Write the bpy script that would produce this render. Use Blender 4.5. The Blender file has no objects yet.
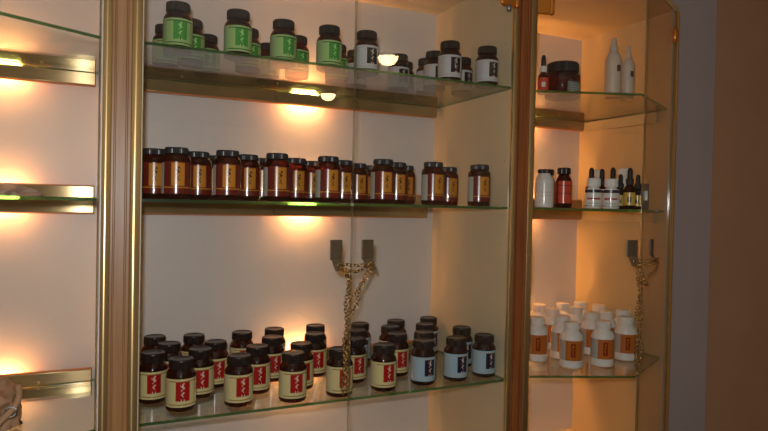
import bpy, bmesh, math, random
from mathutils import Vector, Matrix
random.seed(4)
S = bpy.context.scene
C = S.collection
ZO = 1.5                      # eye height: every z below is measured from it
pi = math.pi

# ---------------------------------------------------------------- camera
cam = bpy.data.objects.new('camera', bpy.data.cameras.new('camera'))
C.objects.link(cam)
r = Vector((0.90327827, -0.42854391, 0.02093984))
u = Vector((-0.01218208, 0.0231688, 0.99965734))
f = Vector((0.42888222, 0.90322385, -0.01570732))
cam.matrix_world = Matrix(((r.x, u.x, -f.x, 0), (r.y, u.y, -f.y, 0), (r.z, u.z, -f.z, ZO), (0, 0, 0, 1)))
cam.data.sensor_width = 36
cam.data.lens = 622 / 768 * 36
cam.data.clip_start = 0.01
S.camera = cam

# ---------------------------------------------------------------- world, flash, exposure
w = bpy.data.worlds.new('world'); S.world = w; w.use_nodes = True
w.node_tree.nodes['Background'].inputs[0].default_value = (0.9, 0.75, 0.6, 1)
w.node_tree.nodes['Background'].inputs[1].default_value = 0.02
fl = bpy.data.objects.new('camera_flash', bpy.data.lights.new('camera_flash', 'POINT'))
C.objects.link(fl)
fl.location = (-0.03, 0.0, ZO + 0.055)
fl.data.energy = 39.0
fl.data.color = (0.96, 0.98, 1.0)
fl.data.shadow_soft_size = 0.02
LAMP_COL = (1.0, 0.47, 0.16)
LAMP_E = 460.0
DOME_E = 28.0
vs = S.view_settings
vs.view_transform = 'Standard'; vs.look = 'None'; vs.gamma = 1; vs.exposure = 0.0; vs.use_curve_mapping = False

# ---------------------------------------------------------------- materials
def lin(c):
    return tuple(((x / 255 + 0.055) / 1.055) ** 2.4 if x > 10 else x / 255 / 12.92 for x in c)

def mat(name, rgb, rough=0.5, metal=0.0, noise=0.0, nscale=8.0, stretch=(1, 1, 1), bump=0.0, spec=0.5, coat=0.0, emit=None, rgb2=None, aniso=0.0):
    m = bpy.data.materials.new(name); m.use_nodes = True
    nt = m.node_tree; b = nt.nodes['Principled BSDF']
    c = lin(rgb)
    b.inputs['Base Color'].default_value = (*c, 1)
    b.inputs['Roughness'].default_value = rough
    b.inputs['Metallic'].default_value = metal
    b.inputs['Specular IOR Level'].default_value = spec
    b.inputs['Coat Weight'].default_value = coat
    if noise or bump:
        tc = nt.nodes.new('ShaderNodeTexCoord'); mp = nt.nodes.new('ShaderNodeMapping')
        mp.inputs['Scale'].default_value = stretch
        nz = nt.nodes.new('ShaderNodeTexNoise'); nz.inputs['Scale'].default_value = nscale
        nz.inputs['Detail'].default_value = 4
        nt.links.new(tc.outputs['Object'], mp.inputs[0]); nt.links.new(mp.outputs[0], nz.inputs[0])
        cr = nt.nodes.new('ShaderNodeValToRGB')
        cr.color_ramp.elements[0].position = 0.3; cr.color_ramp.elements[1].position = 0.7
        c2 = lin(rgb2) if rgb2 else tuple(x * (1 - noise) for x in c)
        cr.color_ramp.elements[0].color = (*c2, 1); cr.color_ramp.elements[1].color = (*c, 1)
        nt.links.new(nz.outputs[0], cr.inputs[0]); nt.links.new(cr.outputs[0], b.inputs['Base Color'])
        if bump:
            bp = nt.nodes.new('ShaderNodeBump'); bp.inputs['Strength'].default_value = bump
            bp.inputs['Distance'].default_value = 0.002
            nt.links.new(nz.outputs[0], bp.inputs['Height']); nt.links.new(bp.outputs[0], b.inputs['Normal'])
    if aniso:
        tg = nt.nodes.new('ShaderNodeTangent'); tg.direction_type = 'RADIAL'; tg.axis = 'Z'
        nt.links.new(tg.outputs[0], b.inputs['Tangent'])
        b.inputs['Anisotropic'].default_value = aniso; b.inputs['Anisotropic Rotation'].default_value = 0.25
    if emit:
        b.inputs['Emission Color'].default_value = (*emit[0], 1)
        b.inputs['Emission Strength'].default_value = emit[1]
    return m

def pane(name, tint, ior=1.5, rough=0.0, trans=0.0, tcol=(0, 0, 0)):
    """clear sheet: transparent + fresnel reflection (+ optional translucency)"""
    m = bpy.data.materials.new(name); m.use_nodes = True
    nt = m.node_tree; nt.nodes.clear()
    o = nt.nodes.new('ShaderNodeOutputMaterial')
    t = nt.nodes.new('ShaderNodeBsdfTransparent'); t.inputs[0].default_value = (*tint, 1)
    g = nt.nodes.new('ShaderNodeBsdfGlossy'); g.inputs['Roughness'].default_value = rough
    fr = nt.nodes.new('ShaderNodeFresnel')
    ge = nt.nodes.new('ShaderNodeNewGeometry'); mr = nt.nodes.new('ShaderNodeMapRange')
    mr.inputs['To Min'].default_value = ior; mr.inputs['To Max'].default_value = 1 / ior     # same reflectance on both faces of the sheet
    nt.links.new(ge.outputs['Backfacing'], mr.inputs['Value']); nt.links.new(mr.outputs[0], fr.inputs[0])
    mx = nt.nodes.new('ShaderNodeMixShader')
    src = t
    if trans:
        tl = nt.nodes.new('ShaderNodeBsdfTranslucent'); tl.inputs[0].default_value = (*tcol, 1)
        m2 = nt.nodes.new('ShaderNodeMixShader'); m2.inputs[0].default_value = trans
        nt.links.new(t.outputs[0], m2.inputs[1]); nt.links.new(tl.outputs[0], m2.inputs[2]); src = m2
    nt.links.new(fr.outputs[0], mx.inputs[0]); nt.links.new(src.outputs[0], mx.inputs[1]); nt.links.new(g.outputs[0], mx.inputs[2])
    nt.links.new(mx.outputs[0], o.inputs[0])
    return m

def amber(name, dark, tint, k):
    m = mat(name, dark, 0.08, coat=0.3)
    nt = m.node_tree; b = nt.nodes['Principled BSDF']; o = nt.nodes['Material Output']
    t = nt.nodes.new('ShaderNodeBsdfTransparent'); t.inputs[0].default_value = (*tint, 1)
    mx = nt.nodes.new('ShaderNodeMixShader'); mx.inputs[0].default_value = k
    nt.links.new(b.outputs[0], mx.inputs[1]); nt.links.new(t.outputs[0], mx.inputs[2]); nt.links.new(mx.outputs[0], o.inputs[0])
    return m

M = {}
M['back'] = mat('white_laminate', (216, 211, 207), 0.42, noise=0.05, nscale=3, bump=0.02)
M['cream'] = mat('cream_laminate', (208, 190, 156), 0.5, noise=0.06, nscale=3, bump=0.02)
M['cream_lamplit'] = mat('lamplit_cream_laminate', (206, 180, 130), 0.5, noise=0.06, nscale=3, bump=0.02)  # cream laminate of the right cabinet, warm lamp glow put into its colour
M['wood'] = mat('brown_wood', (160, 116, 70), 0.4, noise=0.3, nscale=9, stretch=(9, 9, 0.5), rgb2=(132, 90, 52))
M['wood_red'] = mat('red_brown_wood', (150, 86, 42), 0.3, noise=0.3, nscale=9, stretch=(9, 9, 0.5), rgb2=(118, 62, 30))
M['wood_edge'] = mat('orange_wood', (196, 120, 62), 0.45, noise=0.2, nscale=12, stretch=(0.5, 8, 8))
M['brass'] = mat('polished_brass', (216, 180, 122), 0.3, 0.8, noise=0.12, nscale=14, stretch=(1, 1, 0.3), aniso=1.0)
M['brass_plate'] = mat('brass_plate', (176, 148, 102), 0.22, 0.5, noise=0.15, nscale=30, stretch=(0.6, 1, 2), aniso=1.0)
M['chain'] = mat('chain_brass', (190, 150, 90), 0.26, 0.88)
M['bronze'] = mat('dark_bronze', (112, 94, 70), 0.4, 0.5, noise=0.25, nscale=60)
M['hinge'] = mat('gold_hinge', (210, 130, 48), 0.25, 0.7)
M['steel'] = mat('grey_steel', (150, 150, 150), 0.35, 0.9)
M['door_glass'] = pane('door_glass', (0.97, 0.975, 0.965), 1.5)
M['door_edge'] = pane('door_glass_edge', (0.55, 0.62, 0.5), 1.5, 0.1, 0.4, (0.7, 0.65, 0.5))
M['shelf_glass'] = pane('shelf_glass', (0.94, 0.97, 0.94), 1.5)
M['shelf_edge'] = pane('shelf_glass_edge', (0.10, 0.22, 0.13), 1.5, 0.15, 0.5, (0.30, 0.72, 0.34))
M['amber'] = amber('amber_glass', (44, 16, 9), (0.75, 0.2, 0.04), 0.3)
M['amber_lit'] = amber('amber_glass_lit', (50, 20, 11), (0.8, 0.25, 0.06), 0.35)  # lit copy of the amber glass: glow put in as a paler, clearer tint
M['cap'] = mat('dark_brown_cap', (38, 25, 21), 0.3)
M['cap_grey'] = mat('black_ribbed_cap', (46, 44, 46), 0.3)
M['white_plastic'] = mat('white_plastic', (226, 220, 212), 0.4)
M['frosted'] = mat('frosted_plastic', (204, 182, 162), 0.45)
M['black_rubber'] = mat('black_rubber', (26, 18, 16), 0.5)
M['steel_dark'] = mat('dark_box', (52, 40, 30), 0.5)
M['fabric'] = mat('brown_fabric', (196, 152, 116), 0.85, noise=0.25, nscale=20, bump=0.6)
M['foil'] = mat('crumpled_paper', (190, 158, 140), 0.35, noise=0.3, nscale=40, bump=0.8)
for n, c in dict(cream=(214, 196, 140), creamline=(150, 110, 62), creamside=(196, 184, 150), red=(168, 24, 20), fig=(226, 190, 170), maroon=(110, 14, 16),
                 green=(152, 182, 112), greenside=(150, 160, 134), greenpanel=(66, 142, 52), greenfig=(160, 214, 130), darkgreen=(30, 70, 26),
                 blue=(158, 182, 196), blueside=(168, 174, 176), navy=(28, 22, 52), white=(188, 184, 184), whiteside=(164, 162, 160), black=(32, 22, 26),
                 wine=(108, 34, 22), gold=(196, 128, 42), script=(66, 30, 14), sage=(172, 170, 158), orange=(186, 104, 40), orangered=(140, 44, 18),
                 paper=(224, 218, 208), grey=(178, 172, 164), band=(46, 44, 62), textred=(170, 70, 70), coral=(206, 74, 52), paleteal=(110, 124, 120),
                 yellow=(206, 176, 84), brownmark=(88, 40, 40)).items():
    M['l_' + n] = mat('label_' + n, c, 0.25, coat=0.2)

# ---------------------------------------------------------------- mesh helpers (cabinet-space z)
def box(bm, x0, x1, y0, y1, z0, z1, mi=0, bev=0.0):
    vs_ = [bm.verts.new((x, y, z)) for z in (z0, z1) for y in (y0, y1) for x in (x0, x1)]
    fs = []
    for q in ((0, 2, 3, 1), (4, 5, 7, 6), (0, 1, 5, 4), (2, 6, 7, 3), (0, 4, 6, 2), (1, 3, 7, 5)):
        fc = bm.faces.new([vs_[i] for i in q]); fc.material_index = mi; fs.append(fc)
    if bev:
        es = list({e for fc in fs for e in fc.edges})
        bmesh.ops.bevel(bm, geom=es, offset=bev, segments=2, profile=0.5, affect='EDGES', clamp_overlap=True)
    return vs_

def prism(bm, poly, z0, z1, mi=0, side=None):
    n = len(poly)
    a = [bm.verts.new((x, y, z0)) for x, y in poly]; b = [bm.verts.new((x, y, z1)) for x, y in poly]
    area = sum(poly[i][0] * poly[(i + 1) % n][1] - poly[(i + 1) % n][0] * poly[i][1] for i in range(n))
    if area < 0:
        a.reverse(); b.reverse()
    fc = bm.faces.new(a[::-1]); fc.material_index = mi
    fc = bm.faces.new(b); fc.material_index = mi
    for i in range(n):
        fc = bm.faces.new((a[i], a[(i + 1) % n], b[(i + 1) % n], b[i])); fc.material_index = mi if side is None else side

def lathe(bm, prof, seg=32, cx=0, cy=0, mi=0, rib=0, cap=True, smooth=True):
    rings = []
    for (rr, z) in prof:
        ring = []
        for k in range(seg):
            a = 2 * pi * k / seg
            q = rr * (1 - rib * (k % 2)) if rr > 1e-5 else 0.0
            ring.append(bm.verts.new((cx + q * math.cos(a), cy + q * math.sin(a), z)))
        rings.append(ring)
    for i in range(len(rings) - 1):
        for k in range(seg):
            fc = bm.faces.new((rings[i][k], rings[i][(k + 1) % seg], rings[i + 1][(k + 1) % seg], rings[i + 1][k]))
            fc.material_index = mi; fc.smooth = smooth
    if cap:
        fc = bm.faces.new(rings[0][::-1]); fc.material_index = mi
        fc = bm.faces.new(rings[-1]); fc.material_index = mi

def tube(bm, pts, rad, seg=8, mi=0, closed=False):
    pts = [Vector(p) for p in pts]; n = len(pts); rings = []
    up = Vector((0.13, 0.21, 0.97)).normalized()
    for i, p in enumerate(pts):
        if closed: t = pts[(i + 1) % n] - pts[i - 1]
        else: t = pts[min(i + 1, n - 1)] - pts[max(i - 1, 0)]
        t.normalize()
        a = t.cross(up)
        if a.length < 0.05: a = t.cross(Vector((1, 0, 0)))
        a.normalize(); b = t.cross(a)
        rr = rad[i] if isinstance(rad, (list, tuple)) else rad
        rings.append([bm.verts.new(p + a * rr * math.cos(2 * pi * k / seg) + b * rr * math.sin(2 * pi * k / seg)) for k in range(seg)])
    m = n if closed else n - 1
    for i in range(m):
        A = rings[i]; B = rings[(i + 1) % n]
        for k in range(seg):
            fc = bm.faces.new((A[k], A[(k + 1) % seg], B[(k + 1) % seg], B[k])); fc.smooth = True; fc.material_index = mi
    if not closed:
        bm.faces.new(rings[0][::-1]); bm.faces.new(rings[-1])

ORG = {}
def obj(name, bm, mats, parent=None, loc=None, world=True):
    """one mesh object; world=True: vertices are given in cabinet space and moved to the parent's origin"""
    bmesh.ops.recalc_face_normals(bm, faces=bm.faces[:])
    me = bpy.data.meshes.new(name)
    base = ORG.get(parent.name, Vector((0, 0, 0))) if parent else Vector(loc or (0, 0, 0))
    if world:
        bmesh.ops.translate(bm, verts=bm.verts[:], vec=-base)
    bm.to_mesh(me); bm.free()
    if not isinstance(mats, (list, tuple)): mats = [mats]
    for m in mats: me.materials.append(M[m])
    o = bpy.data.objects.new(name, me); C.objects.link(o)
    if parent: o.parent = parent; ORG[o.name] = base
    else: o.location = (base.x, base.y, base.z + ZO); ORG[o.name] = base
    return o

def tag(o, label=None, cat=None, group=None, kind=None):
    if label: o['label'] = label
    if cat: o['category'] = cat
    if group: o['group'] = group
    if kind: o['kind'] = kind
    return o

def empty(name, loc, label, cat, group=None):
    o = bpy.data.objects.new(name, None); C.objects.link(o); o.empty_display_size = 0.05
    o.location = (loc[0], loc[1], loc[2] + ZO); ORG[o.name] = Vector(loc)
    return tag(o, label, cat, group)

def B(): return bmesh.new()

# ---------------------------------------------------------------- the room
FZ, CZ = -1.5, 1.0
def struct(name, bm, m):
    return tag(obj(name, bm, m), kind='structure')
M['floor'] = mat('floor_carpet', (96, 78, 62), 0.9, noise=0.2, nscale=60)
M['ceil'] = mat('ceiling_paint', (206, 196, 180), 0.8, noise=0.04)
M['wall_beige'] = mat('beige_wall', (176, 156, 132), 0.8, noise=0.05)
M['wall_mauve'] = mat('grey_mauve_wall', (170, 154, 152), 0.7, noise=0.05, nscale=4)
M['wall_brown'] = mat('brown_wall', (184, 138, 104), 0.75, noise=0.08, nscale=5)
b = B(); box(b, -1.6, 2.6, -5.6, 2.0, FZ - 0.05, FZ); struct('floor', b, 'floor')
b = B(); box(b, -1.6, 2.6, -5.6, 2.0, CZ, CZ + 0.05); struct('ceiling', b, 'ceil')
b = B(); box(b, -1.65, -1.6, -5.6, 2.0, FZ, CZ); struct('wall_left', b, 'wall_beige')
b = B(); box(b, 2.6, 2.65, -5.6, 2.0, FZ, CZ); struct('wall_right', b, 'wall_beige')
b = B(); box(b, -1.6, 2.6, -5.65, -5.6, FZ, CZ); struct('wall_front', b, 'wall_beige')
b = B(); box(b, -1.6, 1.69, 1.83, 2.0, FZ, CZ); struct('wall_back', b, 'wall_beige')
b = B(); box(b, 1.692, 1.892, 1.42, 1.83, FZ, CZ); struct('wall_pier', b, 'wall_mauve')
b = B(); box(b, 1.892, 2.6, 1.435, 1.83, FZ, CZ); struct('wall_brown', b, 'wall_brown')

# ---------------------------------------------------------------- cabinets
YB = 1.79; CT = 0.63; CBOT = -0.82
SH = (0.3275, 0.004, -0.4625)     # top surfaces of the glass shelves
POLY_R = [(1.092, 1.382), (1.388, 1.264), (1.648, 1.402), (1.648, 1.762), (1.092, 1.762)]
POLY_L = [(0.018, 1.376), (-0.262, 1.218), (-0.505, 1.37), (-0.505, 1.762), (0.018, 1.762)]
POLY_M = [(0.100, 1.3725), (1.0265, 1.3725), (1.0265, 1.762), (0.100, 1.762)]

for n_, k_, c_ in (('lamp_left', 0.46, LAMP_COL), ('lamp_middle', 0.72, LAMP_COL), ('lamp_right', 0.78, (1.0, 0.44, 0.13))):
    M[n_] = mat(n_, (255, 220, 170), 0.5, emit=(c_, LAMP_E * k_))

def rail(par, x0, x1, zt, seams, lampx):
    zc = zt - 0.004
    b = B(); box(b, x0, x1, 1.753, 1.759, zc - 0.0365, zc - 0.003, bev=0.001); box(b, x0, x1, 1.753, 1.759, zc + 0.0045, zc + 0.0365, bev=0.001)
    box(b, x0, x0 + 0.02, 1.757, YB, zc - 0.02, zc + 0.02); box(b, x1 - 0.02, x1, 1.757, YB, zc - 0.02, zc + 0.02)
    rl = obj('shelf_rail', b, 'wood_edge', par)
    xs = [x0] + seams + [x1]
    for i in range(len(xs) - 1):
        for (a, c) in ((-0.0335, -0.003), (0.0045, 0.0335)):
            b = B(); box(b, xs[i] + 0.0008, xs[i + 1] - 0.0008, 1.746, 1.7535, zc + a, zc + c, bev=0.0012)
            obj('brass_plate', b, 'brass_plate', rl)
    n = max(2, int((x1 - x0) / 0.3) + 1)
    for i in range(n):
        b = B()
        x = x0 + 0.12 + (x1 - x0 - 0.24) * i / (n - 1)
        m4 = Matrix.Translation((x, 1.7462, zc + 0.011)) @ Matrix.Rotation(pi / 2, 4, 'X')
        bmesh.ops.create_uvsphere(b, u_segments=12, v_segments=6, radius=0.005, matrix=m4 @ Matrix.Diagonal((1, 1, 0.5, 1)))
        obj('screw', b, 'brass', rl)
    # festoon lamp on the wall behind the rail
    b = B()
    tube(b, [(lampx - 0.04 + 0.008 * i, 1.7725, zc) for i in range(11)], [0.003] + [0.006] * 9 + [0.003], 10)
    lp = obj('lamp', b, 'lamp_left' if lampx < 0 else 'lamp_middle' if lampx < 1 else 'lamp_right', par)
    b = B(); box(b, lampx - 0.055, lampx + 0.055, 1.781, YB - 0.0005, zc - 0.01, zc + 0.01, bev=0.001)
    box(b, lampx - 0.055, lampx - 0.041, 1.766, 1.782, zc - 0.007, zc + 0.007); box(b, lampx + 0.041, lampx + 0.055, 1.766, 1.782, zc - 0.007, zc + 0.007)
    obj('lamp_holder', b, 'white_plastic', lp)

def shelf(par, poly, zt):
    b = B(); prism(b, poly, zt - 0.0065, zt, 0, 1)
    obj('glass_shelf', b, ['shelf_glass', 'shelf_edge'], par)

def glass_panel(par, name, p, q, th, z0, z1, out):
    d = (Vector(q) - Vector(p)).normalized(); n = Vector(out) * th
    poly = [tuple(p), tuple(q), tuple(Vector(q) + n), tuple(Vector(p) + n)]
    b = B(); n4 = len(poly)
    prism(b, poly, z0, z1, 0, 0)
    for fc in b.faces:
        if fc.calc_area() < th * (z1 - z0) * 1.5: fc.material_index = 1
    return obj(name, b, ['door_glass', 'door_edge'], par)

def hinge(par, x, y, ang, z, w=0.05):
    b = B()
    c, s = math.cos(ang), math.sin(ang)
    prof = []
    for (sx, sz, a0) in ((1, -1, -pi / 2), (1, 1, 0), (-1, 1, pi / 2), (-1, -1, pi)):
        for k in range(6):
            a = a0 + k * pi / 10
            prof.append((sx * (w / 2 - 0.011) + 0.011 * math.cos(a), z + sz * 0.018 + 0.011 * math.sin(a)))
    r0 = [b.verts.new((p[0], -0.0005, p[1])) for p in prof]
    r1 = [b.verts.new((p[0], -0.007, p[1])) for p in prof]
    r2 = [b.verts.new((p[0] * 0.9, -0.009, z + (p[1] - z) * 0.9)) for p in prof]
    b.faces.new(r0); b.faces.new(r2[::-1])
    for k in range(len(prof)):
        k2 = (k + 1) % len(prof)
        b.faces.new((r0[k], r0[k2], r1[k2], r1[k])); b.faces.new((r1[k], r1[k2], r2[k2], r2[k]))
    lathe(b, [(0.006, z - 0.03), (0.0075, z - 0.026), (0.0075, z + 0.026), (0.006, z + 0.03)], 14, w / 2, -0.005)
    bmesh.ops.transform(b, matrix=Matrix.Translation((x, y, 0)) @ Matrix.Rotation(ang, 4, 'Z'), verts=b.verts[:])
    return obj('hinge', b, 'hinge', par)

def handle(par, x, y, ang, z, flip=1):
    """bronze clamp plate on the glass edge with a bent-out tab carrying a ring hole"""
    b = B()
    box(b, -0.015, 0.015, -0.004, -0.0002, z - 0.047, z, bev=0.001)
    # tab, leaning outwards and sideways
    k = 0.006 * flip
    pts = [(-0.012, -0.004, z - 0.046), (0.012, -0.004, z - 0.046), (0.014 + k, -0.012, z - 0.072), (-0.010 + k, -0.012, z - 0.072)]
    a = [b.verts.new(p) for p in pts]; c2 = [b.verts.new((p[0], p[1] - 0.003, p[2] + 0.001)) for p in pts]
    b.faces.new(a); b.faces.new(c2[::-1])
    for i in range(4): b.faces.new((a[i], a[(i + 1) % 4], c2[(i + 1) % 4], c2[i]))
    T = Matrix.Translation((x, y, 0)) @ Matrix.Rotation(ang, 4, 'Z')
    bmesh.ops.transform(b, matrix=T, verts=b.verts[:])
    h = obj('door_handle', b, 'bronze', par)
    b = B()
    cpos = Vector((k * 0.8, -0.0118, z - 0.060))
    tube(b, [cpos + Vector((0.0062 * math.cos(t * pi / 8), -0.001, 0.0062 * math.sin(t * pi / 8))) for t in range(16)], 0.0018, 8, closed=True)
    bmesh.ops.transform(b, matrix=T, verts=b.verts[:])
    obj('eyelet', b, 'chain', h)
    return T @ Vector((cpos.x, cpos.y - 0.0045, cpos.z))

# ---- middle cabinet
mid = empty('display_cabinet', (0.565, 1.58, CBOT - 0.02), 'wide middle display cabinet with two glass doors chained together and rows of amber bottles', 'cabinet', None)
b = B(); box(b, 0.062, 1.068, YB, 1.806, CBOT, CT); obj('back_panel', b, 'back', mid)
b = B(); box(b, 0.062, 0.0985, 1.372, YB, CBOT, CT); obj('side_panel', b, 'cream', mid)
b = B(); box(b, 1.027, 1.068, 1.372, YB, CBOT, CT)
sp = obj('side_panel', b, 'cream', mid)
for z, y in ((0.45, 1.41), (0.13, 1.40), (-0.10, 1.41), (-0.20, 1.70)):
        b = B()
        bmesh.ops.create_uvsphere(b, u_segments=8, v_segments=5, radius=0.0018, matrix=Matrix.Translation((1.0278, y, z)))
        obj('peg_hole', b, 'steel_dark', sp)
b = B(); box(b, 0.062, 1.068, 1.345, 1.806, CT, CT + 0.02); obj('top_panel', b, 'cream', mid)
b = B(); box(b, 0.062, 1.068, 1.345, 1.806, CBOT - 0.02, CBOT); obj('bottom_panel', b, 'cream', mid)
b = B(); box(b, 0.0635, 1.0665, 1.36, 1.80, FZ + 0.0005, CBOT - 0.02, bev=0.003); obj('base', b, 'wood', mid)

def post(x0, x1, woodmat, bl, br, name='post'):
    wl, wr = bl, br
    b = B()
    box(b, x0 + wl, x1 - wr, 1.350, 1.358, CBOT - 0.02, CT + 0.02)
    ww = x1 - wr - x0 - wl
    for (t0, t1, d) in ((0.0, 0.17, 0.004), (0.22, 0.74, 0.0055), (0.80, 1.0, 0.004)):
        box(b, x0 + wl + ww * t0, x0 + wl + ww * t1, 1.350 - d, 1.3505, CBOT - 0.02, CT + 0.02, bev=0.0015)
    p = obj(name, b, woodmat, mid)
    for (a, c) in ((x0, x0 + wl), (x1 - wr, x1)):
        b = B(); poly = []
        n = 24; cx = (a + c) / 2; hw = (c - a) / 2
        for i in range(n + 1):
            t = -1 + 2 * i / n
            poly.append((cx + hw * t, 1.3435 - 0.0012 * (1 - t * t)))
        poly += [(c, 1.358), (a, 1.358)]
        prism(b, poly, CBOT - 0.02, CT + 0.02)
        b.normal_update()
        for fc in b.faces: fc.smooth = abs(fc.normal.y) > 0.3 and fc.calc_area() < 0.005
        obj('brass_trim', b, 'brass', p)
post(0.0215, 0.0930, 'wood', 0.016, 0.018)
post(1.0100, 1.0820, 'wood_red', 0.012, 0.018)
for i, z in enumerate(SH):
    rail(mid, 0.1015, 1.012 if i != 1 else 0.985, z, [0.479], 0.572)
    shelf(mid, POLY_M, z)
DZ0, DZ1 = CBOT + 0.004, CT - 0.004
d1 = glass_panel(mid, 'glass_door', (0.0960, 1.352), (0.5565, 1.352), 0.006, DZ0, DZ1, (0, -1))
d2 = glass_panel(mid, 'glass_door', (0.5595, 1.352), (1.0090, 1.352), 0.006, DZ0, DZ1, (0, -1))
for z in (0.557, -0.75):
    hinge(d1, 0.124, 1.345, pi, z); hinge(d2, 0.9850, 1.345, 0, z)
b = B(); lathe(b, [(0.006, 0.515), (0.006, 0.531)], 12, 0.985, 1.340); obj('door_catch', b, 'steel', d2)
HA = handle(d1, 0.5175, 1.346, 0, -0.081, 1)
HB = handle(d2, 0.5965, 1.346, 0, -0.081, 1)

# ---- angled cabinets left and right
def side_cabinet(poly, x0, x1, label, lampx, ce, rx0, rx1, mirror):
    cx = (x0 + x1) / 2; cr_ = 'cream' if mirror else 'cream_lamplit'
    cab = empty('angled_display_cabinet', (cx, 1.58, CBOT - 0.02), label, 'cabinet')
    b = B(); box(b, x0, x1, YB, 1.806, CBOT, CT); obj('back_panel', b, 'back', cab)
    near, far = ((x0, x0 + 0.020), (x1 - 0.02, x1)) if not mirror else ((x1 - 0.041, x1), (x0, x0 + 0.02))
    b = B(); box(b, near[0], near[1], 1.386, YB, CBOT, CT); obj('side_panel', b, 'back' if mirror else cr_, cab)
    b = B(); box(b, far[0], far[1], 1.39, YB, CBOT, CT); sp = obj('side_panel', b, cr_, cab)
    b = B(); poly2 = []
    q = [Vector(p) for p in poly]
    top = [(q[0].x, q[0].y - 0.006), tuple(q[1] + Vector((0, -0.016))), (far[1] if not mirror else far[0], 1.386), (far[1] if not mirror else far[0], 1.806), (near[0] if not mirror else near[1], 1.806)]
    prism(b, top, CT, CT + 0.014); obj('top_panel', b, cr_, cab)
    b = B(); prism(b, top, CBOT - 0.02, CBOT); obj('bottom_panel', b, cr_, cab)
    b = B(); prism(b, [(p[0], p[1] + 0.012) for p in top], FZ + 0.0005, CBOT - 0.02); obj('base', b, 'wood', cab)
    b = B()
    fx0, fx1 = (far[0] + 0.001, far[1] + 0.001)
    box(b, fx1 - 0.007 if not mirror else fx0 - 0.0015, fx1 if not mirror else fx0 + 0.0055, 1.381, 1.3895, CBOT, CT, bev=0.0025)
    obj('brass_trim', b, 'brass_trim_soft', sp)
    for z in SH:
        rail(cab, rx0, rx1, z, [], lampx)
        shelf(cab, poly, z)
        b = B()
        xa = (x1 - 0.02 - 0.016, x1 - 0.0205) if not mirror else (x0 + 0.0205, x0 + 0.036)
        box(b, xa[0], xa[1], 1.43, 1.745, z - 0.043, z - 0.0085, bev=0.002)
        obj('shelf_batten', b, cr_, cab)
    return cab
M['brass_trim_soft'] = mat('gold_trim', (186, 134, 70), 0.35, 0.5, noise=0.1, nscale=20)
rc = side_cabinet(POLY_R, 1.069, 1.670, 'right-hand angled display cabinet holding white bottles, glowing orange inside', 1.375, None, 1.091, 1.632, False)
lc = side_cabinet(POLY_L, -0.525, 0.061, 'left-hand angled display cabinet with nearly empty glass shelves and brass rails', -0.195, None, -0.49, 0.012, True)
# right cabinet glazing
P0 = Vector((1.0865, 1.3705)); P1 = Vector((1.384, 1.2525)); P2 = Vector((1.664, 1.392))
dr = (P1 - P0).normalized(); nr = Vector((dr.y, -dr.x)); 
if nr.y > 0: nr = -nr
ds = (P2 - P1).normalized(); ns = Vector((ds.y, -ds.x))
if ns.y > 0: ns = -ns
dR = glass_panel(rc, 'glass_door', P0 + dr * 0.003, P1 - dr * 0.001, 0.006, DZ0, DZ1, nr)
sR = glass_panel(rc, 'side_glass', P1 + ds * 0.003, P2 - ds * 0.012, 0.006, DZ0, DZ1, ns)
angR = math.atan2(dr.y, dr.x); angS = math.atan2(ds.y, ds.x)
for z in (0.557, -0.75):
    hp = P0 + dr * 0.026 + nr * 0.0065; hinge(dR, hp.x, hp.y, angR + pi * 0, z, 0.046)
hp = P1 + ds * 0.292 + ns * 0.0075
for z in (0.552, -0.75):
    b = B()
    bmesh.ops.create_uvsphere(b, u_segments=16, v_segments=10, radius=1.0, matrix=Matrix.Translation((hp.x, hp.y, z)) @ Matrix.Rotation(angS, 4, 'Z') @ Matrix.Diagonal((0.014, 0.008, 0.027, 1)))
    for fc in b.faces: fc.smooth = True
    obj('hinge', b, 'hinge', sR)
h3 = P1 - dr * 0.027 + nr * 0.0065
HC = handle(dR, h3.x, h3.y, angR, -0.080, 1)
h4 = P1 + ds * 0.080 + ns * 0.0065
HD = handle(sR, h4.x, h4.y, angS, -0.080, 1)
# left cabinet glazing
Q0 = Vector((0.018, 1.3625)); Q1 = Vector((-0.262, 1.2045)); Q2 = Vector((-0.520, 1.366))
dl = (Q1 - Q0).normalized(); nl = Vector((dl.y, -dl.x))
if nl.y > 0: nl = -nl
d_s = (Q2 - Q1).normalized(); n_s = Vector((d_s.y, -d_s.x))
if n_s.y > 0: n_s = -n_s
dL = glass_panel(lc, 'glass_door', Q0 + dl * 0.004, Q1 - dl * 0.001, 0.006, DZ0, DZ1, nl)
sL = glass_panel(lc, 'side_glass', Q1 + d_s * 0.003, Q2 - d_s * 0.012, 0.006, DZ0, DZ1, n_s)

# ---------------------------------------------------------------- chains
def link(bm, p, t, roll, L=0.0058, W=0.0043, r_=0.0013):
    t = t.normalized(); a = t.cross(Vector((0.3, 1, 0.1))); a.normalize(); c = t.cross(a)
    s = a * math.cos(roll) + c * math.sin(roll)
    tube(bm, [p + t * (L * math.cos(k * pi / 5)) + s * (W * math.sin(k * pi / 5)) for k in range(10)], r_, 5, closed=True)

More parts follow.
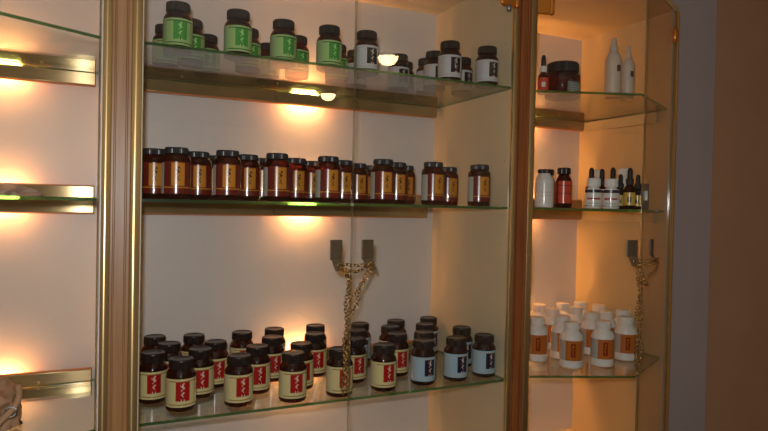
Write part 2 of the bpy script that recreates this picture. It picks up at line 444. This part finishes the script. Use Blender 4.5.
def chain_path(bm, pts, step=0.0078):
    pts = [Vector(p) for p in pts]
    # smooth by Catmull-Rom
    dense = []
    for i in range(len(pts) - 1):
        p0 = pts[max(i - 1, 0)]; p1 = pts[i]; p2 = pts[i + 1]; p3 = pts[min(i + 2, len(pts) - 1)]
        for k in range(24):
            t = k / 24
            dense.append(0.5 * ((2 * p1) + (p2 - p0) * t + (2 * p0 - 5 * p1 + 4 * p2 - p3) * t * t + (3 * p1 - p0 - 3 * p2 + p3) * t ** 3))
    dense.append(pts[-1])
    acc = 0; k = 0
    for i in range(1, len(dense)):
        seg = dense[i] - dense[i - 1]; acc += seg.length
        if acc >= step:
            acc = 0; link(bm, dense[i], seg if seg.length > 1e-6 else Vector((0, 0, 1)), (k % 2) * pi / 2 + 0.5); k += 1

b = B()
c0 = Vector((0.545, 1.326, -0.165))
chain_path(b, [HA + Vector((0, -0.003, -0.003)), HA + Vector((0.02, -0.008, -0.010)), (HA + HB) / 2 + Vector((0, -0.008, -0.012)), HB + Vector((-0.02, -0.008, -0.004)), HB + Vector((0, -0.003, 0))])
chain_path(b, [HA + Vector((0.002, -0.005, 0.006)), (HA + HB) / 2 + Vector((0, -0.012, 0.002)), HB + Vector((0.0, -0.005, 0.006))])
chain_path(b, [HB + Vector((-0.002, -0.004, -0.004)), (0.585, 1.326, -0.172), (0.567, 1.326, -0.196), (0.549, 1.326, -0.215)])
chain_path(b, [HB + Vector((-0.006, -0.006, -0.002)), (0.572, 1.326, -0.19), (0.566, 1.326, -0.225), (0.560, 1.326, -0.238), (0.556, 1.326, -0.250)])
for dx, ph, zb in ((-0.0045, 0.0, -0.436), (0.0050, pi, -0.428)):
    pts = [HA + Vector((0.004, -0.005, -0.004))]
    for i in range(16):
        z = -0.168 + (zb + 0.168) * i / 15
        tw = ph + z * 70
        pts.append((0.5445 + dx * 0.75 + 0.0022 * math.cos(tw) - 0.006 * i / 15, 1.328 + 0.003 * math.sin(tw), z))
    chain_path(b, pts)
tag(obj('door_chain', b, 'chain', loc=(0.5445, 1.328, -0.436)), 'doubled brass chain looped through the two handles of the middle glass doors', 'chain')

b = B()
# outward points around the corner of the right cabinet
mc = P1 + (nr + ns) * 0.016
sc_ = P1 - dr * 0.013 + nr * 0.031
cz = HC.z
chain_path(b, [HC + Vector((0, -0.003, 0.004)), Vector((mc.x - 0.004, mc.y, cz + 0.004)), Vector((mc.x + 0.035, mc.y + 0.012, cz + 0.008)), HD + Vector((0, -0.003, 0.004))])
chain_path(b, [HC + Vector((0, -0.003, 0)), Vector((mc.x - 0.004, mc.y, cz - 0.006)), Vector((mc.x + 0.04, mc.y + 0.014, cz - 0.002)), HD + Vector((0, -0.003, 0))])
lk = Vector((sc_.x + 0.016, sc_.y - 0.002, cz - 0.050))
chain_path(b, [HD + Vector((0, -0.004, -0.002)), Vector((mc.x + 0.050, mc.y + 0.020, cz - 0.022)), lk + Vector((0.016, 0.002, 0.012)), lk])
chain_path(b, [HC + Vector((0.002, -0.004, -0.004)), lk + Vector((-0.012, 0.002, 0.018)), lk])
for dx, ph, zb in ((-0.0048, 0.0, -0.450), (0.0048, pi, -0.440)):
    pts = [HC + Vector((0.003, -0.005, -0.004))]
    for i in range(16):
        z = cz - 0.03 + (zb - cz + 0.03) * i / 15
        tw = ph + z * 60
        pts.append((sc_.x + dx + 0.002 * math.cos(tw), sc_.y + 0.0035 * math.sin(tw), z))
    chain_path(b, pts)
chn = obj('door_chain', b, 'chain', loc=(mc.x - 0.01, mc.y, -0.45))
tag(chn, 'brass chain with a clasp hanging at the glass corner of the right-hand cabinet', 'chain')
b = B()
lo = [lk + Vector((0.011 * math.cos(k * pi / 8) - 0.004, 0, 0.006 * math.sin(k * pi / 8) - 0.004 - 0.004 * math.cos(k * pi / 8))) for k in range(16)]
tube(b, lo, 0.0026, 8, closed=True)
bmesh.ops.create_uvsphere(b, u_segments=12, v_segments=8, radius=1, matrix=Matrix.Translation(lk + Vector((0.004, -0.001, -0.009))) @ Matrix.Rotation(0.5, 4, 'Y') @ Matrix.Diagonal((0.009, 0.004, 0.006, 1)))
obj('clasp', b, 'chain', chn)

# ---------------------------------------------------------------- bottles
def label_mesh(rad, z0, z1, a0, a1, fn, nu=72, nv=28):
    b = B(); g = []
    for j in range(nv + 1):
        z = z0 + (z1 - z0) * j / nv
        row = []
        for i in range(nu + 1):
            a = math.radians(a0 + (a1 - a0) * i / nu) - pi / 2
            row.append(b.verts.new((rad * math.cos(a), rad * math.sin(a), z)))
        g.append(row)
    for j in range(nv):
        for i in range(nu):
            fc = b.faces.new((g[j][i], g[j][i + 1], g[j + 1][i + 1], g[j + 1][i])); fc.smooth = True
            fc.material_index = fn(a0 + (a1 - a0) * (i + 0.5) / nu, (j + 0.5) / nv)
    return b

def figure(u_, v, w_=4.0, amp=9, lo=0.36, hi=0.84, k=17):
    """small illegible ornament: a ragged vertical flourish, fuller towards the top"""
    if not lo < v < hi: return False
    t = (v - lo) / (hi - lo)
    half = w_ * (0.5 + 1.9 * max(0.0, t - 0.35)) * (1.0 if t < 0.85 else 0.6)
    c = 0.35 * amp * math.sin(v * k * 2.3)
    r_ = math.sin(round(u_ / 3.4) * 12.9898 + round(v * 28) * 78.233) * 43758.5453
    return abs(u_ - c) < half and (r_ - math.floor(r_)) < 0.62 + 0.3 * (abs(u_ - c) < w_ * 0.3)
def pat_panel(pw, v0, v1):
    # materials: 0 base, 1 panel, 2 figure, 3 line, 4 side text panel, 5 dot
    def fn(u_, v):
        if abs(u_) < pw and v0 < v < v1 + 0.02:
            if (u_ / 3.4) ** 2 + ((v - 0.24) / 0.035) ** 2 < 1: return 5
            if (u_ / 6.5) ** 2 + ((v - 0.24) / 0.06) ** 2 < 1: return 2
            if figure(u_, v): return 2
            return 1
        if (v > 0.9 and v < 0.935) or 0.06 < v < 0.09: return 3 if u_ > -58 else 4
        if u_ < -60 and (int(v * 28) % 2) and 0.1 < v < 0.9: return 4
        if u_ > 62 and (int(v * 28) % 2) and 0.2 < v < 0.8: return 4
        return 0
    return fn
def pat_wine(u_, v):
    if u_ < -58: return 4 if v < 0.97 else 0
    if -24 < u_ < 28 and 0.24 < v < 0.95:
        if figure(u_ - 2, v, 3.6, 8, 0.34, 0.86, 21) or figure(u_ + 3, v, 2.4, -9, 0.4, 0.8, 15): return 2
        return 1
    if 0.19 < v < 0.215 or 0.09 < v < 0.12: return 3
    return 0
def pat_orange(u_, v):
    if u_ < -24: return 4
    if u_ < 72:
        if (abs(u_ - 14) < 12 and 0.18 < v < 0.86):
            return 5 if figure(u_ - 14, v, 3.5, 5, 0.25, 0.8, 16) else 2
        return 1
    return 0

def amber_bottle(name, label, kind, H, rad):
    """part meshes: glass body, ribbed cap, wrapped paper label"""
    s = rad / 0.031
    root = bpy.data.objects.new(name, None); C.objects.link(root)
    b = B()
    if kind == 'm':
        pr = [(rad * .86, 0), (rad * .97, .0015), (rad, .005), (rad, .084), (rad * .97, .090), (rad * .86, .0945), (rad * .78, .0965), (rad * .78, .100)]
        lz = (0.012, 0.080); cz_ = (0.0975, H)
        lab = label_mesh(rad + .0004, *lz, -112, 112, pat_wine)
    else:
        k = H - 0.107
        pr = [(rad * .84, 0), (rad * .95, .0015), (rad, .006), (rad, .070 + k), (rad * .97, .0745 + k), (rad * .89, .079 + k), (rad * .79, .083 + k), (rad * .76, .090 + k)]
        lz = (0.0115, 0.068 + k); cz_ = (0.0870 + k, H)
        lab = label_mesh(rad + .0004, *lz, -122, 122, pat_panel(28, 0.20, 0.88))
    lathe(b, pr, 40)
    p1 = obj('glass_body', b, 'amber_lit' if kind == 'm' else 'amber', root, world=False)
    b = B(); rc_ = rad * .83
    lathe(b, [(rc_ * .97, cz_[0]), (rc_, cz_[0] + .001), (rc_, cz_[1] - .003)], 72, rib=0.035, cap=False, smooth=False)
    lathe(b, [(rc_ * .985, cz_[1] - .0032), (rc_ * .98, cz_[1] - .0012), (rc_ * .93, cz_[1]), (rc_ * .80, cz_[1]), (rc_ * .76, cz_[1] - .0008), (0.0001, cz_[1] - .0008)], 40, cap=False)
    lathe(b, [(0.0001, cz_[0]), (rc_ * .97, cz_[0])], 40, cap=False)
    obj('cap', b, 'cap_grey' if kind == 'm' else 'cap', root, world=False)
    sets = dict(b=['l_cream', 'l_red', 'l_fig', 'l_creamline', 'l_creamside', 'l_maroon'],
                n=['l_blue', 'l_navy', 'l_fig', 'l_grey', 'l_blueside', 'l_navy'],
                g=['l_green', 'l_greenpanel', 'l_greenfig', 'l_darkgreen', 'l_greenside', 'l_darkgreen'],
                w=['l_white', 'l_black', 'l_grey', 'l_grey', 'l_whiteside', 'l_coral'],
                m=['l_wine', 'l_gold', 'l_script', 'l_gold', 'l_sage', 'l_script'])
    obj('paper_label', lab, sets[kind], root, world=False)
    return root

def copy_tree(o, parent=None):
    c = o.copy(); C.objects.link(c)
    if parent: c.parent = parent
    for ch in list(o.children): copy_tree(ch, c)
    return c

ORD = ['first', 'second', 'third', 'fourth', 'fifth', 'sixth', 'seventh', 'eighth', 'ninth', 'tenth']
PROTO = {}
def place(kind, name, x, y, z, rot, label, group, H, rad):
    if kind not in PROTO:
        o = amber_bottle(name, label, kind, H, rad); PROTO[kind] = o
    else:
        o = copy_tree(PROTO[kind])
    o.location = (x, y, z + 0.0004 + ZO); o.rotation_euler = (0, 0, math.radians(rot))
    tag(o, label, 'bottle', group)
    return o

def row_labels(pts, cuts):
    rows = {}
    for i, (x, y) in enumerate(pts):
        rr = sum(y > c for c in cuts); rows.setdefault(rr, []).append((x, i))
    res = {}
    for rr, l in rows.items():
        l.sort()
        for k, (x, i) in enumerate(l): res[i] = (rr, k, len(l))
    return res

BOT = [(0.1383, 1.5217), (0.1909, 1.4408), (0.1585, 1.7049), (0.1838, 1.6085), (0.2547, 1.6892), (0.2446, 1.5222), (0.2933, 1.5918), (0.3163, 1.4268), (0.3804, 1.6846), (0.3778, 1.505), (0.4393, 1.5939), (0.4742, 1.6996), (0.4399, 1.41), (0.487, 1.4971), (0.5587, 1.5974), (0.5982, 1.7073), (0.5577, 1.4095), (0.6361, 1.5062), (0.684, 1.605), (0.7325, 1.6933), (0.678, 1.4119), (0.7707, 1.522), (0.7979, 1.6219), (0.8563, 1.7019), (0.7972, 1.4221), (0.8516, 1.5178), (0.9116, 1.6197), (0.9753, 1.7095), (0.8977, 1.4215), (0.9911, 1.5402), (0.9918, 1.4264)]
TOP = [(0.1732, 1.4465), (0.1684, 1.6451), (0.2179, 1.5628), (0.276, 1.685), (0.303, 1.4358), (0.3578, 1.5721), (0.4408, 1.6917), (0.4162, 1.4587), (0.4875, 1.5771), (0.5291, 1.4488), (0.6087, 1.605), (0.6803, 1.6376), (0.6279, 1.4457), (0.8047, 1.6165), (0.862, 1.693), (0.9, 1.6213), (0.8779, 1.5359), (0.8595, 1.424), (0.9849, 1.5602), (0.9745, 1.4191)]
MIDB = [(0.1302, 1.4709), (0.1699, 1.4072), (0.228, 1.4887), (0.2766, 1.5878), (0.2788, 1.4072), (0.3446, 1.498), (0.4034, 1.5864), (0.3927, 1.4097), (0.475, 1.5254), (0.5399, 1.5981), (0.5206, 1.4153), (0.5963, 1.5116), (0.6722, 1.5941), (0.73, 1.6562), (0.663, 1.4072), (0.7409, 1.4865), (0.8166, 1.5865), (0.8072, 1.4072), (0.9422, 1.5557), (0.9502, 1.4072)]
SIDE = ['front row', 'second row', 'third row', 'back row']
lb = row_labels(BOT, (1.47, 1.565, 1.66))
for i, (x, y) in enumerate(BOT):
    rr, k, n = lb[i]
    blue = i >= 24 or i in (18, 19)
    rn = ['front', 'second', 'third', 'back'][rr]
    c = 'blue and navy' if blue else 'cream and red'
    place('n' if blue else 'b', 'pill_bottle', x, y, SH[2], random.uniform(-1, 8),
          'amber bottle, %s label, lowest shelf of middle cabinet, %s row, %s from left' % (c, rn, ORD[k]),
          'amber bottles on the bottom shelf', 0.1125, 0.0324)
lt = row_labels(TOP, (1.49, 1.60))
for i, (x, y) in enumerate(TOP):
    rr, k, n = lt[i]
    wh = i >= 11
    rn = ['front', 'second', 'back'][rr]
    c = 'white and black' if wh else 'lime green'
    place('w' if wh else 'g', 'pill_bottle', x, y, SH[0], random.uniform(2, 12),
          'amber bottle, %s label, top shelf of middle cabinet, %s row, %s from left' % (c, rn, ORD[k]),
          'amber bottles on the top shelf', 0.108, 0.031)
lm = row_labels(MIDB, (1.48, 1.578))
for i, (x, y) in enumerate(MIDB):
    rr, k, n = lm[i]
    rn = ['front', 'second', 'back'][rr]
    place('m', 'pill_bottle', x, y, SH[1], random.uniform(-8, 6),
          'amber bottle, wine and gold label, middle shelf, %s row, %s from left' % (rn, ORD[k]),
          'amber bottles on the middle shelf', 0.111, 0.0302)

# white supplement bottles, right cabinet, bottom shelf
RB = [(1.243, 1.5108), (1.2884, 1.4092), (1.3921, 1.3903), (1.5176, 1.4214), (1.4144, 1.7082), (1.3981, 1.6222), (1.5201, 1.7082), (1.3383, 1.506), (1.5016, 1.6269), (1.6005, 1.7082), (1.472, 1.5214), (1.6162, 1.6365), (1.5404, 1.5265), (1.6162, 1.5269)]
def white_bottle(H, rad, lz, la, pat, mats, capmat='white_plastic', capk=0.68, caph=0.022, name='white_bottle', bodymat='white_plastic'):
    root = bpy.data.objects.new(name, None); C.objects.link(root)
    cb = H - caph
    b = B()
    lathe(b, [(rad * .88, 0), (rad * .98, .002), (rad, .006), (rad, cb - .024), (rad * .96, cb - .018), (rad * .84, cb - .010), (rad * .66, cb - .004), (rad * .6, cb), (rad * .6, cb + .004)], 40)
    obj('bottle_body', b, bodymat, root, world=False)
    b = B(); rr = rad * capk
    lathe(b, [(rr * .97, cb + .0005), (rr, cb + .002), (rr, H - .003)], 64, rib=0.03, cap=False, smooth=False)
    lathe(b, [(rr * .985, H - .0032), (rr * .96, H - .0008), (rr * .9, H), (0.0001, H)], 32, cap=False)
    lathe(b, [(0.0001, cb + .0005), (rr * .97, cb + .0005)], 32, cap=False)
    obj('cap', b, capmat, root, world=False)
    obj('paper_label', label_mesh(rad + .0004, *lz, -la, la, pat), mats, root, world=False)
    return root
wb = white_bottle(0.132, 0.0336, (0.024, 0.082), 118, pat_orange, ['l_paper', 'l_orange', 'l_orangered', 'l_orange', 'l_grey', 'l_gold'])
lw = row_labels(RB, (1.44, 1.55, 1.65))
for i, (x, y) in enumerate(RB):
    o = wb if i == 0 else copy_tree(wb)
    rr, k, n = lw[i]
    o.location = (x, y, SH[2] + 0.0004 + ZO); o.rotation_euler = (0, 0, math.radians(-44 + random.uniform(-5, 5)))
    tag(o, 'white plastic bottle, orange label, bottom shelf of right cabinet, %s row, %s from left' % (['front', 'second', 'third', 'back'][rr], ORD[k]), 'bottle', 'white bottles on the bottom right shelf')

# right cabinet, middle shelf
Z = SH[1]
def put(o, x, y, z, rot, label, cat='bottle', group=None):
    o.location = (x, y, z + 0.0004 + ZO); o.rotation_euler = (0, 0, math.radians(rot)); return tag(o, label, cat, group)
def lines(u_, v):
    if abs(u_) < 40 and 0.3 < v < 0.7 and int(v * 28) % 5 == 0 and int(u_ / 4) % 3: return 1
    return 0
put(white_bottle(0.110, 0.0265, (0.012, 0.070), 120, lines, ['l_paper', 'l_grey'], 'cap', 0.74, 0.012), 1.187, 1.425, Z, -30,
    'white bottle with brown cap, first on the middle shelf beside the right wooden post')
def coralpat(u_, v):
    if u_ < -50: return 1
    return 1 if 0.42 < v < 0.45 or 0.78 < v < 0.81 else 0
put(white_bottle(0.117, 0.0230, (0.014, 0.078), 120, coralpat, ['l_coral', 'l_maroon'], 'cap', 0.82, 0.019, 'brown_bottle', 'amber'), 1.254, 1.42, Z, -30,
    'dark brown bottle with coral red label on the middle shelf of the right cabinet')
put(white_bottle(0.117, 0.0230, (0.014, 0.078), 120, coralpat, ['l_coral', 'l_maroon'], 'cap', 0.82, 0.019, 'brown_bottle', 'amber'), 1.268, 1.508, Z, -30,
    'dark brown bottle mostly hidden behind the coral red labelled one')
def dropwhite(u_, v):
    if v > 0.78: return 1 if v < 0.96 else 0
    if abs(u_) < 46 and 0.40 < v < 0.50: return 2
    if abs(u_) < 40 and 0.16 < v < 0.2: return 3
    if v < 0.06: return 3
    return 0
p = white_bottle(0.087, 0.0235, (0.006, 0.056), 130, dropwhite, ['l_paper', 'l_band', 'l_textred', 'l_grey'], 'white_plastic', 0.80, 0.024)
put(p, 1.309, 1.357, Z, -42, 'short white bottle with navy banded label on the middle shelf, left of the pair', group='navy banded white bottles')
put(copy_tree(p), 1.366, 1.347, Z, -46, 'short white bottle with navy banded label on the middle shelf, right of the pair', group='navy banded white bottles')
q = white_bottle(0.132, 0.024, (0.02, 0.08), 120, lines, ['l_paper', 'l_grey'], 'white_plastic', 0.8, 0.022)
put(q, 1.565, 1.61, Z, -40, 'tall white bottle at the back of the middle shelf, between two dropper bulbs', group='white bottles at the back')
put(copy_tree(q), 1.562, 1.49, Z, -40, 'white bottle behind the right navy banded one on the middle shelf', group='white bottles at the back')

def dropper(H, rad, collar, labmat, lz=(0.012, 0.05)):
    root = bpy.data.objects.new('dropper_bottle', None); C.objects.link(root)
    bh = H - 0.052
    b = B(); lathe(b, [(rad * .9, 0), (rad, .002), (rad, bh - .012), (rad * .93, bh - .007), (rad * .55, bh), (rad * .5, bh + .006)], 32)
    obj('glass_body', b, 'amber', root, world=False)
    b = B(); lathe(b, [(rad * .68, bh + .002), (rad * .68, bh + .018), (rad * .6, bh + .0195), (rad * .4, bh + .0195)], 48, rib=0.03, smooth=False)
    obj('collar', b, collar, root, world=False)
    b = B(); lathe(b, [(rad * .42, bh + .019), (rad * .46, bh + .022), (rad * .46, bh + .038), (rad * .40, bh + .046), (rad * .24, bh + .051), (0.0005, H)], 24)
    obj('rubber_bulb', b, 'black_rubber', root, world=False)
    def fn(u_, v): return 1 if (abs(u_) < 22 and 0.25 < v < 0.6) else 0
    obj('paper_label', label_mesh(rad + .0004, lz[0], min(lz[1], bh - .014), -120, 120, fn, 48, 16), labmat, root, world=False)
    return root
gd = 'amber dropper bottles on the middle shelf'
dp = dropper(0.124, 0.0165, 'black_rubber', ['l_yellow', 'l_script'])
put(dp, 1.455, 1.362, Z, -48, 'amber dropper bottle with shiny gold label, right of the short white pair', group=gd)
for x, y, k, t in ((1.371, 1.432, 0.124, 'amber dropper bottle behind the left short white bottle, only its bulb showing'),
                   (1.461, 1.480, 0.126, 'amber dropper bottle whose bulb shows in the gap between the short white pair'),
                   (1.444, 1.418, 0.127, 'amber dropper bottle right behind the right short white bottle'),
                   (1.499, 1.440, 0.110, 'small amber dropper bottle left of the gold labelled one'),
                   (1.524, 1.395, 0.108, 'small amber dropper bottle right of the gold labelled one')):
    o = copy_tree(dp); s = k / 0.124; put(o, x, y, Z, random.uniform(-60, -30), t, group=gd); o.scale = (s, s, s)
b = B(); box(b, -0.018, 0.018, -0.014, 0.014, 0, 0.083, bev=0.002)
t = bpy.data.objects.new('small_box', None); C.objects.link(t)
obj('carton', b, 'steel_dark', t, world=False)
b = B(); box(b, -0.015, 0.015, -0.0146, -0.0139, 0.03, 0.06); obj('paper_label', b, 'l_paleteal', t, world=False)
put(t, 1.592, 1.437, Z, -48, 'small dark carton at the right end of the middle shelf behind the chain', 'box')

# right cabinet, top shelf
Z = SH[0]
o = dropper(0.112, 0.0150, 'white_plastic', ['l_coral', 'l_paper'], (0.010, 0.046))
put(o, 1.169, 1.420, Z, -35, 'dark dropper bottle with white collar and red label by the right post, top shelf')
t = bpy.data.objects.new('supplement_jar', None); C.objects.link(t)
R_ = 0.0515
b = B(); lathe(b, [(R_ * .9, 0), (R_, .004), (R_, .066), (R_ * .96, .072), (R_ * .86, .077), (R_ * .84, .082)], 48)
obj('glass_body', b, 'amber', t, world=False)
b = B(); lathe(b, [(R_ * .88, .079), (R_ * .9, .081), (R_ * .9, .105)], 96, rib=0.02, cap=False, smooth=False); lathe(b, [(0.0001, .079), (R_ * .88, .079)], 32, cap=False)
lathe(b, [(R_ * .885, .1048), (R_ * .87, .108), (R_ * .82, .110), (0.0001, .110)], 48, cap=False)
obj('lid', b, 'cap', t, world=False)
obj('paper_label', label_mesh(R_ + .0004, 0.008, 0.046, 5, 75, lambda u_, v: 1 if (15 < u_ < 60 and int(v * 16) % 3 == 0 and 0.2 < v < 0.9) else 0, 32, 16), ['l_paleteal', 'l_grey'], t, world=False)
t.scale = (1, 1, 0.95); put(t, 1.266, 1.450, Z, -30, 'wide dark brown jar with teal label on the top shelf of the right cabinet', 'jar')
def spray(H, rad, rot, x, y, label):
    t = bpy.data.objects.new('nozzle_bottle', None); C.objects.link(t)
    k = H / 0.175
    b = B(); lathe(b, [(rad * .92, 0), (rad, .003), (rad, .105 * k), (rad * .95, .115 * k), (rad * .75, .126 * k), (rad * .5, .133 * k), (rad * .45, .138 * k)], 32)
    obj('bottle_body', b, 'frosted', t, world=False)
    b = B(); lathe(b, [(rad * .52, .134 * k), (rad * .52, .147 * k), (rad * .38, .150 * k), (rad * .34, .168 * k), (rad * .26, .174 * k), (rad * .1, H)], 24)
    obj('nozzle_cap', b, 'frosted', t, world=False)
    obj('printed_mark', label_mesh(rad + .0003, 0.074 * k, 0.092 * k, 24, 56, lambda u_, v: 0, 8, 6), ['l_brownmark'], t, world=False)
    put(t, x, y, Z, rot, label)
spray(0.175, 0.0232, -44, 1.377, 1.362, 'taller white nozzle bottle with a brown mark, top shelf of the right cabinet')
spray(0.163, 0.0195, -46, 1.449, 1.376, 'shorter white nozzle bottle nearest the glass corner, top shelf of the right cabinet')

# ---------------------------------------------------------------- left cabinet contents
def lump(cx, cy, z0, rx, ry, h, seed, amp, power=0.7):
    rnd = random.Random(seed); b = B()
    bmesh.ops.create_icosphere(b, subdivisions=5, radius=1.0)
    from mathutils import noise
    for v in b.verts:
        p = v.co.copy()
        n = noise.noise(p * 1.7 + Vector((seed, 0, 0))) * amp + noise.noise(p * 4.5 + Vector((0, seed, 0))) * amp * 0.45
        z = p.z; p *= (1 + n)
        zz = (max(p.z, -0.25) + 0.25) / 1.25
        v.co = Vector((cx + rx * p.x, cy + ry * p.y, z0 + max(zz, 0) ** power * h))
    for fc in b.faces: fc.smooth = True
    return b
t = empty('cloth_pouch', (-0.215, 1.47, SH[2]), 'brown soft cloth pouch with a buckled strap on the lowest shelf, left edge', 'pouch')
obj('fabric_body', lump(-0.225, 1.48, SH[2] + 0.0005, 0.105, 0.10, 0.094, 3, 0.26, 0.6), 'fabric', t)
b = B(); n = 14
pts = [(-0.126 + 0.02 * math.sin(i * 0.3) - 0.045 * (i / n), 1.44 - 0.115 * (i / n), SH[2] + 0.085 - 0.078 * (i / n) ** 1.2) for i in range(n + 1)]
tube(b, pts, 0.006, 10); st = obj('strap', b, 'fabric', t)
b = B(); c = Vector(pts[7])
tube(b, [c + Vector((0.010 * math.cos(k * pi / 8), -0.004 + 0.002 * math.sin(k * pi / 8), 0.009 * math.sin(k * pi / 8))) for k in range(16)], 0.002, 8, closed=True)
obj('buckle', b, 'steel', st)
tag(obj('crumpled_wrapper', lump(-0.170, 1.58, SH[1] + 0.0005, 0.062, 0.07, 0.026, 8, 0.35, 0.8), 'foil', loc=(-0.165, 1.58, SH[1])), 'crumpled pinkish wrapper lying on the middle shelf of the left cabinet', 'wrapper')

# ---------------------------------------------------------------- dome lights of the room (seen reflected in the doors)
M['dome'] = mat('dome_lamp', (255, 240, 210), 0.5, emit=((1.0, 0.74, 0.38), DOME_E))
for i, (x, y) in enumerate(((1.78, -1.04), (1.925, -2.58))):
    t = empty('ceiling_light', (x, y, CZ), 'warm dome ceiling light, %s the display cabinets, mirrored in the glass doors' % ('nearer to' if i == 0 else 'farther from'), 'ceiling light', 'dome ceiling lights')
    b = B(); lathe(b, [(0.078, CZ - 0.0005), (0.078, CZ - 0.012), (0.068, CZ - 0.014)], 40, x, y); obj('rim', b, 'white_plastic', t)
    b = B(); lathe(b, [(0.066 * math.cos(a * pi / 16) + 0.0002, CZ - 0.014 - 0.056 * math.sin(a * pi / 16)) for a in range(9)], 40, x, y); obj('dome_diffuser', b, 'dome', t)
